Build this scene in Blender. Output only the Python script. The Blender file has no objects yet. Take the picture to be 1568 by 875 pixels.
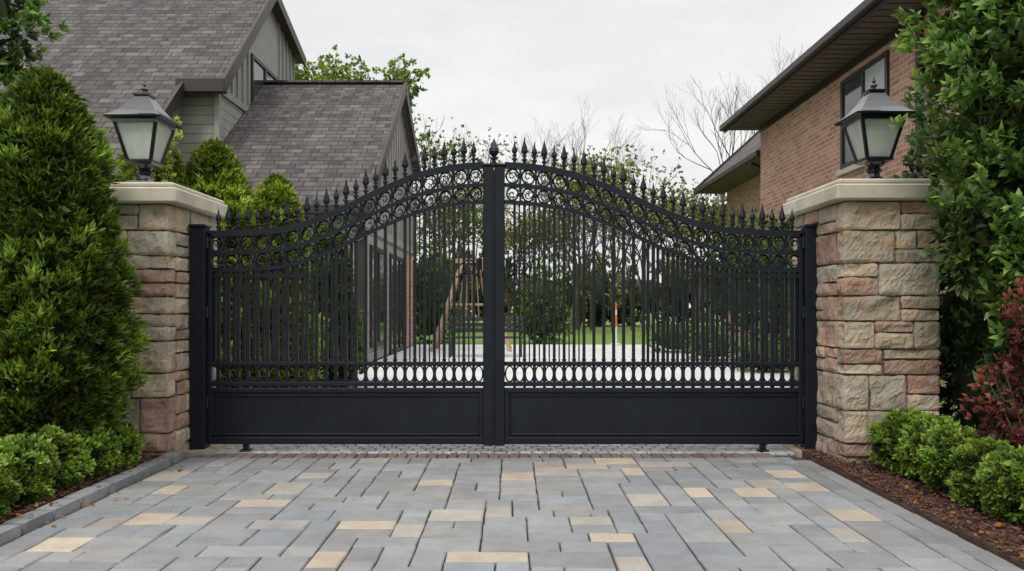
import bpy, math, random
import numpy as np
from mathutils import Vector, noise
random.seed(7); rng=np.random.default_rng(7)
scene=bpy.context.scene
R=random.uniform
# ------------------------------------------------------------ helpers
def group(name,loc=(0,0,0)):
    e=bpy.data.objects.new(name,None); scene.collection.objects.link(e); e.empty_display_size=.2
    return e
class MB:
    def __init__(s): s.v=[];s.f=[];s.m=[];s.uv=[];s.col=[];s.c=(1,1,1)
    def addv(s,p):
        s.v.append(tuple(p)); s.col.append(s.c); return len(s.v)-1
    def face(s,idx,m=0,uv=None):
        s.f.append(tuple(idx)); s.m.append(m)
        if uv is None:
            P=[Vector(s.v[i]) for i in idx]
            n=Vector((0,0,0))
            for i in range(len(P)):
                n+=P[i].cross(P[(i+1)%len(P)])
            if n.length<1e-12: n=Vector((0,0,1))
            n.normalize()
            u=Vector((0,0,1)).cross(n)
            if u.length<.05: u=Vector((1,0,0))
            u.normalize(); w=n.cross(u)
            uv=[(p.dot(u),p.dot(w)) for p in P]
        s.uv.extend(uv)
    def poly(s,pts,m=0):
        s.face([s.addv(p) for p in pts],m)
    def box(s,x0,x1,y0,y1,z0,z1,m=0,bev=0):
        if bev<=0:
            i=[s.addv(p) for p in ((x0,y0,z0),(x1,y0,z0),(x1,y1,z0),(x0,y1,z0),(x0,y0,z1),(x1,y0,z1),(x1,y1,z1),(x0,y1,z1))]
            for f in ((0,3,2,1),(4,5,6,7),(0,1,5,4),(1,2,6,5),(2,3,7,6),(3,0,4,7)): s.face([i[k] for k in f],m)
        else:
            b=bev
            rings=[(z0,b),(z0+b,0),(z1-b,0),(z1,b)]
            L=[]
            for z,q in rings:
                if q==0:
                    pts=[(x0+b,y0),(x1-b,y0),(x1,y0+b),(x1,y1-b),(x1-b,y1),(x0+b,y1),(x0,y1-b),(x0,y0+b)]
                else:
                    e=b*.3
                    pts=[(x0+b+e,y0+b),(x1-b-e,y0+b),(x1-b,y0+b+e),(x1-b,y1-b-e),(x1-b-e,y1-b),(x0+b+e,y1-b),(x0+b,y1-b-e),(x0+b,y0+b+e)]
                L.append([s.addv((p[0],p[1],z)) for p in pts])
            for a in range(3):
                for k in range(8): s.face([L[a][k],L[a][(k+1)%8],L[a+1][(k+1)%8],L[a+1][k]],m)
            s.face(L[0][::-1],m); s.face(L[3],m)
    def lathe(s,x,y,z,prof,n=8,m=0,rot=0,sx=1,sy=1):
        rings=[]
        for r,h in prof:
            rings.append([s.addv((x+sx*r*math.cos(rot+2*math.pi*k/n),y+sy*r*math.sin(rot+2*math.pi*k/n),z+h)) for k in range(n)])
        for a in range(len(rings)-1):
            for k in range(n): s.face([rings[a][k],rings[a][(k+1)%n],rings[a+1][(k+1)%n],rings[a+1][k]],m)
        s.face(rings[0][::-1],m); s.face(rings[-1],m)
    def tube(s,path,rad,n=6,m=0,closed=False):
        path=[Vector(p) for p in path]; N=len(path)
        if not hasattr(rad,'__len__'): rad=[rad]*N
        rings=[]; ref=None
        for i in range(N):
            if closed: t=path[(i+1)%N]-path[i-1]
            else: t=path[min(i+1,N-1)]-path[max(i-1,0)]
            if t.length<1e-9: t=Vector((0,0,1))
            t.normalize()
            if ref is None:
                ref=Vector((0,1,0)) if abs(t.y)<.9 else Vector((1,0,0))
            a=(ref-t*ref.dot(t)).normalized(); b=t.cross(a); ref=a
            rings.append([s.addv(path[i]+(a*math.cos(2*math.pi*k/n+.4)+b*math.sin(2*math.pi*k/n+.4))*rad[i]) for k in range(n)])
        for i in range(N if closed else N-1):
            A=rings[i];B=rings[(i+1)%N]
            for k in range(n): s.face([A[k],A[(k+1)%n],B[(k+1)%n],B[k]],m)
    def beam(s,p,q,w,h,m=0,up=(0,0,1)):
        p=Vector(p);q=Vector(q);t=(q-p).normalized();up=Vector(up)
        a=t.cross(up).normalized(); b=a.cross(t)
        i=[]
        for c in (p,q):
            for (sa,sb) in ((-1,-1),(1,-1),(1,1),(-1,1)): i.append(s.addv(c+a*sa*w/2+b*sb*h/2))
        for f in ((0,1,2,3),(7,6,5,4),(0,4,5,1),(1,5,6,2),(2,6,7,3),(3,7,4,0)): s.face([i[k] for k in f],m)
    def strip(s,pts,y0,y1,h,m=0):
        N=len(pts);L=[]
        for i in range(N):
            a=pts[max(i-1,0)];b=pts[min(i+1,N-1)]
            tx,tz=b[0]-a[0],b[1]-a[1];l=math.hypot(tx,tz);nx,nz=-tz/l,tx/l
            x,z=pts[i]
            L.append([s.addv(q) for q in ((x-nx*h/2,y0,z-nz*h/2),(x-nx*h/2,y1,z-nz*h/2),(x+nx*h/2,y1,z+nz*h/2),(x+nx*h/2,y0,z+nz*h/2))])
        for i in range(N-1):
            for k in range(4): s.face([L[i][k],L[i][(k+1)%4],L[i+1][(k+1)%4],L[i+1][k]],m)
        s.face(L[0],m); s.face(L[-1][::-1],m)
    def rough(s,x0,x1,y0,y1,z0,z1,step=.022,r=.012,amp=.012,m=0):
        c=Vector(((x0+x1)/2,(y0+y1)/2,(z0+z1)/2)); h=Vector(((x1-x0)/2,(y1-y0)/2,(z1-z0)/2))
        off=Vector((R(0,50),R(0,50),R(0,50)))
        tilt=Vector((R(-.07,.07),R(-.07,.07),R(-.06,.06)))
        for ax in range(3):
            ua,va=[a for a in range(3) if a!=ax]
            nu=max(2,int(2*h[ua]/step)); nv=max(2,int(2*h[va]/step))
            for sg in (-1,1):
                g=[]
                for i in range(nu+1):
                    row=[]
                    for j in range(nv+1):
                        p=Vector((0,0,0)); p[ax]=sg*h[ax]; p[ua]=-h[ua]+2*h[ua]*i/nu; p[va]=-h[va]+2*h[va]*j/nv
                        inn=Vector([max(-(h[k]-r),min(h[k]-r,p[k])) for k in range(3)])
                        d=(p-inn); d.normalize()
                        q=inn+d*r
                        nn=noise.noise(q*14+off)*.6+ (abs(noise.noise(q*30+off*2))-.25)*.7+noise.noise(q*5+off)*.9
                        edge=min(1,min(h[ua]-abs(p[ua]),h[va]-abs(p[va]))/.03)
                        q=q+d*(nn*amp*(.25+.75*max(0,edge))+ (p.dot(tilt))*edge)
                        row.append(s.addv(c+q))
                    g.append(row)
                flip=(sg>0)!=(ax==1)
                for i in range(nu):
                    for j in range(nv):
                        f=[g[i][j],g[i+1][j],g[i+1][j+1],g[i][j+1]]
                        s.face(f if flip else f[::-1],m)
    def obj(s,name,mats,parent=None,smooth=False):
        me=bpy.data.meshes.new(name); me.from_pydata(s.v,[],s.f)
        for mt in mats: me.materials.append(mt)
        me.polygons.foreach_set('material_index',s.m)
        uvl=me.uv_layers.new(name='UVMap'); uvl.data.foreach_set('uv',np.array(s.uv,dtype=np.float32).ravel())
        ca=me.color_attributes.new('Col','FLOAT_COLOR','POINT')
        cc=np.ones((len(s.v),4),dtype=np.float32); cc[:,:3]=np.array(s.col); ca.data.foreach_set('color',cc.ravel())
        if smooth: me.polygons.foreach_set('use_smooth',[True]*len(s.f))
        me.update()
        o=bpy.data.objects.new(name,me); scene.collection.objects.link(o)
        if parent: o.parent=parent
        return o
# ------------------------------------------------------------ materials
def newmat(name):
    m=bpy.data.materials.new(name); m.use_nodes=True
    nt=m.node_tree; return m,nt,nt.nodes['Principled BSDF']
def N(nt,t,**k):
    n=nt.nodes.new(t)
    for a,b in k.items(): setattr(n,a,b)
    return n
def mixc(nt,a,b,fac,mode='MIX'):
    n=N(nt,'ShaderNodeMix',data_type='RGBA',blend_type=mode)
    for sock,val in ((n.inputs[0],fac),(n.inputs[6],a),(n.inputs[7],b)):
        if hasattr(val,'is_linked'): nt.links.new(val,sock)
        elif isinstance(val,(int,float)): sock.default_value=val
        else: sock.default_value=(*val,1)
    return n.outputs[2]
def noisen(nt,scale,detail=4,vec=None,rough=.55):
    n=N(nt,'ShaderNodeTexNoise'); n.inputs['Scale'].default_value=scale; n.inputs['Detail'].default_value=detail; n.inputs['Roughness'].default_value=rough
    if vec is None:
        tc=N(nt,'ShaderNodeTexCoord'); vec=tc.outputs['Object']
    nt.links.new(vec,n.inputs['Vector']); return n.outputs['Fac']
def ramp(nt,fac,stops):
    n=N(nt,'ShaderNodeValToRGB'); e=n.color_ramp.elements
    while len(e)<len(stops): e.new(.5)
    for i,(p,c) in enumerate(stops): e[i].position=p; e[i].color=(*c,1)
    nt.links.new(fac,n.inputs[0]); return n.outputs[0]
def bump(nt,h,strength,dist,b,prev=None):
    n=N(nt,'ShaderNodeBump'); n.inputs['Strength'].default_value=strength; n.inputs['Distance'].default_value=dist
    nt.links.new(h,n.inputs['Height'])
    if prev is not None: nt.links.new(prev,n.inputs['Normal'])
    nt.links.new(n.outputs[0],b.inputs['Normal']); return n.outputs[0]
def plain(name,col,rough=.6,var=.25,scale=6,bs=.15,bd=.005,metal=0,fine=60,spec=.5):
    m,nt,b=newmat(name)
    f=noisen(nt,scale,6)
    c=ramp(nt,f,[(.3,tuple(x*(1-var) for x in col)),(.7,tuple(min(1,x*(1+var)) for x in col))])
    nt.links.new(c,b.inputs['Base Color']); b.inputs['Roughness'].default_value=rough; b.inputs['Metallic'].default_value=metal
    b.inputs['Specular IOR Level'].default_value=spec
    bump(nt,noisen(nt,fine,4),bs,bd,b)
    return m
def attrmat(name,rough=.85,var=.25,scale=8,fine=90,bs=.4,bd=.006,speck=.3,big=0,tint=None):
    m,nt,b=newmat(name)
    a=N(nt,'ShaderNodeAttribute',attribute_name='Col')
    c1=ramp(nt,noisen(nt,scale,6,rough=.65),[(.28,(1-var,)*3),(.72,(1+var*.6,)*3)])
    c=mixc(nt,a.outputs['Color'],c1,1,'MULTIPLY')
    if big:
        c=mixc(nt,c,ramp(nt,noisen(nt,.9,5,rough=.6),[(.3,(1-big,1-big,1-big*.9)),(.7,(1+big*.5,)*3)]),1,'MULTIPLY')
    if tint:
        c=mixc(nt,c,ramp(nt,noisen(nt,scale*1.7,5,rough=.6),[(.42,(1,1,1)),(.66,tint)]),1,'MULTIPLY')
    c2=ramp(nt,noisen(nt,fine*2.2,3),[(.3,(1-speck,)*3),(.7,(1+speck*.6,)*3)])
    c=mixc(nt,c,c2,1,'MULTIPLY')
    nt.links.new(c,b.inputs['Base Color']); b.inputs['Roughness'].default_value=rough
    bump(nt,noisen(nt,fine,6,rough=.7),bs,bd,b)
    return m
def leafmat(name,rough=.5,trans=.35,spec=.4):
    m,nt,b=newmat(name)
    a=N(nt,'ShaderNodeAttribute',attribute_name='Col')
    nt.links.new(a.outputs['Color'],b.inputs['Base Color']); b.inputs['Roughness'].default_value=rough
    b.inputs['Specular IOR Level'].default_value=spec
    t=N(nt,'ShaderNodeBsdfTranslucent'); nt.links.new(a.outputs['Color'],t.inputs['Color'])
    mx=N(nt,'ShaderNodeMixShader'); mx.inputs[0].default_value=trans
    nt.links.new(b.outputs[0],mx.inputs[1]); nt.links.new(t.outputs[0],mx.inputs[2])
    nt.links.new(mx.outputs[0],nt.nodes['Material Output'].inputs[0]); return m
def uvbrick(name,c1,c2,mortar,bw,bh,ms,rough=.9,offset=.5,bs=.6,bd=.01,nvar=.35,bias=0,msm=.1):
    m,nt,b=newmat(name)
    uv=N(nt,'ShaderNodeUVMap')
    br=N(nt,'ShaderNodeTexBrick'); br.offset=offset
    nt.links.new(uv.outputs[0],br.inputs['Vector'])
    br.inputs['Color1'].default_value=(*c1,1);br.inputs['Color2'].default_value=(*c2,1);br.inputs['Mortar'].default_value=(*mortar,1)
    br.inputs['Scale'].default_value=1;br.inputs['Brick Width'].default_value=bw;br.inputs['Row Height'].default_value=bh
    br.inputs['Mortar Size'].default_value=ms;br.inputs['Bias'].default_value=bias; br.inputs['Mortar Smooth'].default_value=msm
    c=mixc(nt,br.outputs['Color'],ramp(nt,noisen(nt,1.3,7,uv.outputs[0],.7),[(.3,(1-nvar,)*3),(.7,(1+nvar*.4,)*3)]),1,'MULTIPLY')
    c=mixc(nt,c,ramp(nt,noisen(nt,45,3,uv.outputs[0]),[(.3,(.75,)*3),(.7,(1.15,)*3)]),1,'MULTIPLY')
    nt.links.new(c,b.inputs['Base Color']); b.inputs['Roughness'].default_value=rough
    inv=N(nt,'ShaderNodeMath',operation='SUBTRACT'); inv.inputs[0].default_value=1; nt.links.new(br.outputs['Fac'],inv.inputs[1])
    n1=bump(nt,inv.outputs[0],bs,bd,b); bump(nt,noisen(nt,40,5,uv.outputs[0]),.4,.006,b,n1)
    return m
def shinglemat(name,ca,cb,row=.19,w=.34):
    m=uvbrick(name,ca,cb,tuple(x*.3 for x in cb),w,row,.012,offset=.37,bs=.3,bd=.01,nvar=.22,bias=-.1)
    nt=m.node_tree;b=nt.nodes['Principled BSDF']
    uv=N(nt,'ShaderNodeUVMap'); sp=N(nt,'ShaderNodeSeparateXYZ'); nt.links.new(uv.outputs[0],sp.inputs[0])
    d=N(nt,'ShaderNodeMath',operation='DIVIDE'); nt.links.new(sp.outputs[1],d.inputs[0]); d.inputs[1].default_value=row
    fr=N(nt,'ShaderNodeMath',operation='FRACT'); nt.links.new(d.outputs[0],fr.inputs[0])
    iv=N(nt,'ShaderNodeMath',operation='SUBTRACT'); iv.inputs[0].default_value=1; nt.links.new(fr.outputs[0],iv.inputs[1])
    bump(nt,iv.outputs[0],.8,.03,b,b.inputs['Normal'].links[0].from_socket)
    br=N(nt,'ShaderNodeTexBrick'); br.offset=.61; nt.links.new(uv.outputs[0],br.inputs['Vector'])
    for k,v in (('Scale',1),('Brick Width',w*.57),('Row Height',row),('Mortar Size',0.0)): br.inputs[k].default_value=v
    br.inputs['Color1'].default_value=(1.22,1.2,1.18,1); br.inputs['Color2'].default_value=(.60,.59,.60,1)
    old=b.inputs['Base Color'].links[0].from_socket
    nt.links.new(mixc(nt,old,br.outputs['Color'],1,'MULTIPLY'),b.inputs['Base Color'])
    return m
def lapmat(name,col,row=.2):
    m,nt,b=newmat(name)
    uv=N(nt,'ShaderNodeUVMap'); sp=N(nt,'ShaderNodeSeparateXYZ'); nt.links.new(uv.outputs[0],sp.inputs[0])
    d=N(nt,'ShaderNodeMath',operation='DIVIDE'); nt.links.new(sp.outputs[1],d.inputs[0]); d.inputs[1].default_value=row
    fr=N(nt,'ShaderNodeMath',operation='FRACT'); nt.links.new(d.outputs[0],fr.inputs[0])
    iv=N(nt,'ShaderNodeMath',operation='SUBTRACT'); iv.inputs[0].default_value=1; nt.links.new(fr.outputs[0],iv.inputs[1])
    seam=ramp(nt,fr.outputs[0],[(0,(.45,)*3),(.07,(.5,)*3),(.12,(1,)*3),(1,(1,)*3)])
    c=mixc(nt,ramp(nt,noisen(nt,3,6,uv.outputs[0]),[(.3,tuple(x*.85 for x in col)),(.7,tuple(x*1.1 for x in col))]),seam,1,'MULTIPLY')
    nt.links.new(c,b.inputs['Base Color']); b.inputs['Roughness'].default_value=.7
    bump(nt,iv.outputs[0],.7,.03,b); return m

M_gate=plain('painted_iron',(.007,.010,.016),.40,.2,5,.05,.001,spec=.3)
M_lampmetal=plain('black_lamp_metal',(.010,.012,.016),.2,.2,8,.05,.001,spec=1)
M_stone=attrmat('rough_stone',.9,.3,6,60,.8,.012,.26,tint=(1.1,.88,.78))
M_mortar=plain('mortar',(.16,.145,.12),.95,.3,20,.5,.01)
M_cap=plain('limestone_cap',(.53,.48,.39),.85,.16,5,.35,.005)
M_paver=attrmat('paver_stone',.78,.2,6,110,.4,.004,.28,big=.13)
M_sand=plain('joint_sand',(.055,.055,.052),.95,.3,30,.4,.01)
M_kerb=attrmat('kerb_stone',.85,.22,8,80,.5,.006,.25)
M_shingle=shinglemat('roof_shingles',(.135,.118,.112),(.066,.058,.058))
M_brick=uvbrick('red_brick',(.60,.325,.225),(.37,.175,.12),(.56,.45,.37),.30,.105,.013,nvar=.15,bs=.8)
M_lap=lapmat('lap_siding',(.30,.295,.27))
M_bb=plain('board_siding',(.30,.295,.27),.7,.1,2,.1,.003)
M_trim=plain('brown_trim',(.032,.022,.02),.5,.2,3,.1,.003)
M_soffit=plain('soffit',(.10,.075,.062),.6,.15,3,.1,.003)
M_bark=plain('bark',(.10,.08,.065),.95,.4,12,.8,.02,fine=30)
M_leaf=leafmat('leaves'); M_gloss=leafmat('glossy_leaves',.33,.3,.55)
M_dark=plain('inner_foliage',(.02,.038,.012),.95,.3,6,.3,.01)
M_mulch=attrmat('mulch',.95,.45,20,60,.8,.02,.4)
def winmat():
    m,nt,b=newmat('window_glass'); b.inputs['Roughness'].default_value=.06; b.inputs['Specular IOR Level'].default_value=1
    nt.links.new(ramp(nt,noisen(nt,1.2,2),[(.35,(.02,.03,.035)),(.65,(.07,.08,.09))]),b.inputs['Base Color']); return m
M_win=winmat()
M_blind=plain('window_blind',(.40,.43,.46),.3,.15,2,.1,.003)
def frost():
    m,nt,b=newmat('frosted_glass'); b.inputs['Roughness'].default_value=.22
    nt.links.new(ramp(nt,noisen(nt,5,3),[(.3,(.50,.55,.53)),(.7,(.68,.71,.68))]),b.inputs['Base Color'])
    b.inputs['Transmission Weight'].default_value=.25; b.inputs['Coat Weight'].default_value=.4; return m
M_frost=frost()

# ------------------------------------------------------------ foliage
def unit(a): return a/np.maximum(np.linalg.norm(a,axis=1,keepdims=True),1e-9)
def nz(P,f,seed=0):
    return np.array([noise.noise(Vector((p[0]*f+seed,p[1]*f,p[2]*f))) for p in P])
def leaves(name,P,D,L,W,C0,C1,mat,parent=None):
    n=len(P); D=unit(D)
    rnd=unit(rng.normal(size=(n,3))+np.array([0,0,.8]))
    S=unit(np.cross(D,rnd)); Nn=np.cross(S,D)
    L=L[:,None];W=W[:,None]
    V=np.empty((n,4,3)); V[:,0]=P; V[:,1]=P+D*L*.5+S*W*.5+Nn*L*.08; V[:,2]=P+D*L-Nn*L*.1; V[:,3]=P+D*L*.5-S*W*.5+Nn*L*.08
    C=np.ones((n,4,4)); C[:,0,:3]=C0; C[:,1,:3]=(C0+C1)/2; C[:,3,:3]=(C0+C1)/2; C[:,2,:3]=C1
    me=bpy.data.meshes.new(name)
    me.vertices.add(4*n); me.vertices.foreach_set('co',V.reshape(-1).astype(np.float32))
    me.loops.add(4*n); me.loops.foreach_set('vertex_index',np.arange(4*n,dtype=np.int32))
    me.polygons.add(n); me.polygons.foreach_set('loop_start',np.arange(0,4*n,4,dtype=np.int32)); me.polygons.foreach_set('loop_total',np.full(n,4,dtype=np.int32))
    me.materials.append(mat); me.update(calc_edges=True)
    ca=me.color_attributes.new('Col','FLOAT_COLOR','POINT'); ca.data.foreach_set('color',C.reshape(-1).astype(np.float32))
    o=bpy.data.objects.new(name,me); scene.collection.objects.link(o)
    if parent: o.parent=parent
    return o
def tufts(name,P,D,n,L,W,spread,dark,light,mat,parent=None,cv=.35,bright=None):
    k=len(P)
    b=np.clip(rng.normal(1,cv,k),.4,1.8) if bright is None else bright
    PP=np.repeat(P,n,0); DD=np.repeat(unit(D),n,0); B=np.repeat(b,n)[:,None]
    d=unit(DD+spread*unit(rng.normal(size=(k*n,3))))
    PP=PP+rng.normal(size=PP.shape)*L*.18
    hue=rng.normal(0,.12,(k*n,1))
    mixv=np.clip(rng.random((k*n,1))*.6+.25,0,1)
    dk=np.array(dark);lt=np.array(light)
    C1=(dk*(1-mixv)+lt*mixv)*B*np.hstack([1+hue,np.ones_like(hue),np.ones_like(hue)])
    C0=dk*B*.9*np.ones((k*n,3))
    Ls=L*rng.uniform(.6,1.2,k*n); Ws=W*rng.uniform(.7,1.2,k*n)
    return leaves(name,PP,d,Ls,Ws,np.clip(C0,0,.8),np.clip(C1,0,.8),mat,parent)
def egg(t,r):
    t=np.asarray(t,float)
    up=np.sqrt(np.clip(1-np.clip((t-.28)/.72,0,1)**1.5,0,1))
    lo=.66+.34*np.sin(np.clip(t/.28,0,1)*math.pi/2)
    return r*np.where(t>.28,up,lo)
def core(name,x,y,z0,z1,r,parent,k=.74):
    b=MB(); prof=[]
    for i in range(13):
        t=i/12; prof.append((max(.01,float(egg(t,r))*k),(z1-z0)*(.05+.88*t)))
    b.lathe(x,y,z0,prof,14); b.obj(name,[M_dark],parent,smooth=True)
def conifer(name,x,y,z0,z1,r,clumps,n,L,W,dark,light,trunk=0.0,seed=0,lump=.13,mat=None,cs=.075):
    g=group(name)
    t=rng.random(clumps)**1.1; th=rng.random(clumps)*2*math.pi
    rr=egg(t,r); H=z1-z0
    base=np.stack([np.cos(th)*rr,np.sin(th)*rr,z0+t*H],1)
    lum=nz(base,2.0/r*.5,seed)
    rad=rr*(1+lump*2*lum+rng.uniform(-.16,.10,clumps))
    C=np.stack([x+np.cos(th)*rad,y+np.sin(th)*rad,z0+t*H],1)
    out=unit(np.stack([np.cos(th),np.sin(th),.7+1.1*t],1))
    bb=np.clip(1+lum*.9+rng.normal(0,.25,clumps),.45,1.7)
    per=8
    P=np.repeat(C,per,0); D=np.repeat(out,per,0); B=np.repeat(bb,per)
    sd=unit(rng.normal(size=P.shape)); sd=unit(sd-D*np.sum(sd*D,1,keepdims=True))
    q=rng.random((len(P),1))**.6
    P=P+sd*q*cs-D*(q**2)*cs*.9
    DD=unit(D+sd*q*.9+np.array([0,0,.25]))
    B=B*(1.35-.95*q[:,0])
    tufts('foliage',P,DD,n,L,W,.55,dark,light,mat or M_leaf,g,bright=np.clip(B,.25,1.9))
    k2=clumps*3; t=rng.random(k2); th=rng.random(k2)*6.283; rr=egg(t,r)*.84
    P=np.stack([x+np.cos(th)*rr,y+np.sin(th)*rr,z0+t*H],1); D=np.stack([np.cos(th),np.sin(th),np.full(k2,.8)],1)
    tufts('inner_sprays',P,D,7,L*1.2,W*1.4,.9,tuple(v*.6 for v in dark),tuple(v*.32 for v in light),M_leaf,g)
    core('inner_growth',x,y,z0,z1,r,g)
    if trunk>0:
        b=MB()
        b.tube([(x,y,z0-trunk-.1),(x+.01,y,z0-trunk*.4),(x-.01,y,z0+H*.3),(x,y,z0+H*.9)],[.04,.032,.026,.008],8)
        for a in range(5):
            an=a*1.3; b.tube([(x,y,z0-trunk*.8+.02*a),(x+.07*math.cos(an),y+.07*math.sin(an),z0-trunk*.2),(x+.16*math.cos(an),y+.16*math.sin(an),z0+.15)],[.02,.016,.01],6)
        b.obj('trunk',[M_bark],g,smooth=True)
    return g
def blobpts(blobs,nc,inner=.55,seed=0,lump=.18,freq=3):
    vol=np.array([(b[3]*b[4]+b[3]*b[5]+b[4]*b[5]) for b in blobs]); vol=vol/vol.sum()
    idx=rng.choice(len(blobs),nc,p=vol); B=np.array(blobs)[idx]
    d=unit(rng.normal(size=(nc,3)))
    lum=nz(B[:,:3]+d*B[:,3:6],freq,seed)
    rad=(inner+(1-inner)*rng.random(nc)**.6)*(1+lump*2*lum)
    P=B[:,:3]+d*B[:,3:6]*rad[:,None]
    return P,d,lum,rad
def blobfoliage(name,blobs,nc,n,L,W,dark,light,parent=None,mat=None,spread=.8,up=.5,inner=.6,seed=0,lump=.18,freq=3,zmin=None,corek=.6):
    P,d,lum,rad=blobpts(blobs,nc,inner,seed,lump,freq)
    if zmin is not None:
        k=P[:,2]>zmin; P,d,lum,rad=P[k],d[k],lum[k],rad[k]
    D=d+np.array([0,0,up])
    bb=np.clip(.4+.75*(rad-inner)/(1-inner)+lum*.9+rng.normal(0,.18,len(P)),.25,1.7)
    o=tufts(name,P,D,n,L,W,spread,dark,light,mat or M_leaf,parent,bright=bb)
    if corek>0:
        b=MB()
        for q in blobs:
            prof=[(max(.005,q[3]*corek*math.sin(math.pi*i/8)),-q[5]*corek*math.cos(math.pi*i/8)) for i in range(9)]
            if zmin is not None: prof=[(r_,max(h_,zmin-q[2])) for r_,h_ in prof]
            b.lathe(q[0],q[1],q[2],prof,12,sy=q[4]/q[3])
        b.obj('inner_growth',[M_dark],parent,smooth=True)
    return o
def branches(mb,p,d,length,rad,depth,tips,kids=(2,3),ang=.55,shr=.72):
    p=Vector(p);d=Vector(d).normalized()
    pts=[p];cur=p.copy();dd=d.copy()
    for i in range(3):
        dd=(dd+Vector((R(-1,1),R(-1,1),R(-.6,.9)))*.13).normalized(); cur=cur+dd*length/3; pts.append(cur.copy())
    mb.tube(pts,[rad,rad*.87,rad*.75,rad*.62],5 if depth<3 else 7)
    if depth<=2: tips.append((pts[2],dd)); 
    tips_here=pts[-1]
    if depth==0: tips.append((tips_here,dd)); return
    for k in range(random.randint(*kids)):
        v=Vector((R(-1,1),R(-1,1),R(-.5,1))); v=(v-dd*v.dot(dd)).normalized()
        nd=(dd+v*ang*R(.6,1.4)).normalized()
        st=pts[-1] if k<2 else pts[2]
        branches(mb,st,nd,length*shr*R(.75,1.15),rad*.6,depth-1,tips,kids,ang,shr)
def tree(name,x,y,h,trunk=.35,rad=.12,depth=5,leaf=True,nl=10,L=.16,W=.09,dark=(.05,.075,.018),light=(.22,.27,.07),ang=.5,spreadr=.3,prob=1):
    g=group(name); mb=MB(); tips=[]
    top=Vector((x+R(-.2,.2),y,h*trunk))
    mb.tube([(x,y,-.1),(x,y,h*trunk*.5),top],[rad*1.25,rad*1.05,rad*.95],8)
    cl=(1-trunk)*.36
    for k in range(4):
        a=k*1.57+R(-.4,.4)
        branches(mb,top-Vector((0,0,R(0,.15)*h*trunk)),(math.cos(a)*ang*.8,math.sin(a)*ang*.8,1),h*cl,rad*.62,depth,tips,ang=ang)
    zm=max(v[2] for v in mb.v); k=(h-top.z)/(zm-top.z)
    mb.v=[(v[0],v[1],v[2] if v[2]<top.z else top.z+(v[2]-top.z)*k) for v in mb.v]
    mb.obj('trunk_and_limbs',[M_bark],g,smooth=True)
    if leaf:
        T=[t for t in tips if random.random()<prob]
        P=np.array([t[0][:] for t in T]); D=np.array([t[1][:] for t in T])
        P[:,2]=np.where(P[:,2]<top.z,P[:,2],top.z+(P[:,2]-top.z)*k)
        P=np.repeat(P,3,0)+rng.normal(size=(len(P)*3,3))*spreadr; D=np.repeat(D,3,0)
        tufts('foliage',P,D+np.array([0,0,.3]),nl,L,W,1.2,dark,light,M_leaf,g,cv=.35)
    return g

# ------------------------------------------------------------ camera, sky, sun
CAMZ=1.14
cam=bpy.data.cameras.new('camera'); co=bpy.data.objects.new('camera',cam); scene.collection.objects.link(co)
co.location=(0,0,CAMZ); co.rotation_euler=(math.radians(90),0,0); cam.sensor_width=36; cam.lens=28; cam.shift_y=.0207; cam.clip_end=1500
scene.camera=co
w=bpy.data.worlds.new('World'); scene.world=w; w.use_nodes=True; nt=w.node_tree; bg=nt.nodes['Background']
sky=N(nt,'ShaderNodeTexSky',sky_type='NISHITA'); sky.sun_disc=False; sky.sun_elevation=math.radians(52); sky.sun_rotation=math.radians(200); sky.dust_density=4
tc=N(nt,'ShaderNodeTexCoord'); mp=N(nt,'ShaderNodeMapping'); mp.inputs['Scale'].default_value=(1,1,3.6); nt.links.new(tc.outputs['Generated'],mp.inputs[0])
f=noisen(nt,2.3,6,mp.outputs[0],.52)
cl=ramp(nt,f,[(.3,(.75,.765,.785)),(.5,(.87,.88,.885)),(.66,(.99,.99,.985))])
sp=N(nt,'ShaderNodeSeparateXYZ'); nt.links.new(tc.outputs['Generated'],sp.inputs[0])
mr=N(nt,'ShaderNodeMapRange'); mr.inputs[1].default_value=.38; mr.inputs[2].default_value=1; mr.inputs[3].default_value=10; mr.inputs[4].default_value=22; nt.links.new(sp.outputs[2],mr.inputs[0])
vm=N(nt,'ShaderNodeVectorMath',operation='SCALE'); nt.links.new(cl,vm.inputs[0]); nt.links.new(mr.outputs[0],vm.inputs['Scale'])
mx=mixc(nt,sky.outputs[0],vm.outputs[0],.95)
nt.links.new(mx,bg.inputs[0]); bg.inputs[1].default_value=.1
sl=bpy.data.lights.new('sun','SUN'); sl.energy=1.5; sl.angle=math.radians(12); sl.color=(1,.95,.89)
so=bpy.data.objects.new('sun',sl); scene.collection.objects.link(so); so.rotation_euler=(math.radians(38),0,math.radians(-20))
scene.view_settings.view_transform='Standard'; scene.view_settings.look='None'; scene.view_settings.exposure=0

# ------------------------------------------------------------ ground
def grassmat():
    m,nt,b=newmat('lawn')
    c=ramp(nt,noisen(nt,1.5,8,rough=.7),[(.3,(.12,.20,.035)),(.7,(.20,.31,.055))]); nt.links.new(c,b.inputs['Base Color']); b.inputs['Roughness'].default_value=.95
    bump(nt,noisen(nt,35,5),.8,.04,b); return m
b=MB(); b.poly([(-400,-100,-.04),(400,-100,-.04),(400,700,-.04),(-400,700,-.04)]); b.obj('ground',[grassmat()])
b=MB(); b.poly([(-2.6,1,-.02),(2.4,1,-.02),(2.4,7.0,-.02),(-2.6,7.0,-.02)]); b.obj('paving_bed',[M_sand])
M_conc=plain('concrete',(.60,.60,.585),.8,.10,1.2,.2,.004)
b=MB(); b.poly([(-2.85,6.98,0),(4.6,6.98,0),(5.5,24,0),(-2.85,24,0)])
b.obj('concrete_driveway',[M_conc])
pv=MB()
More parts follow.
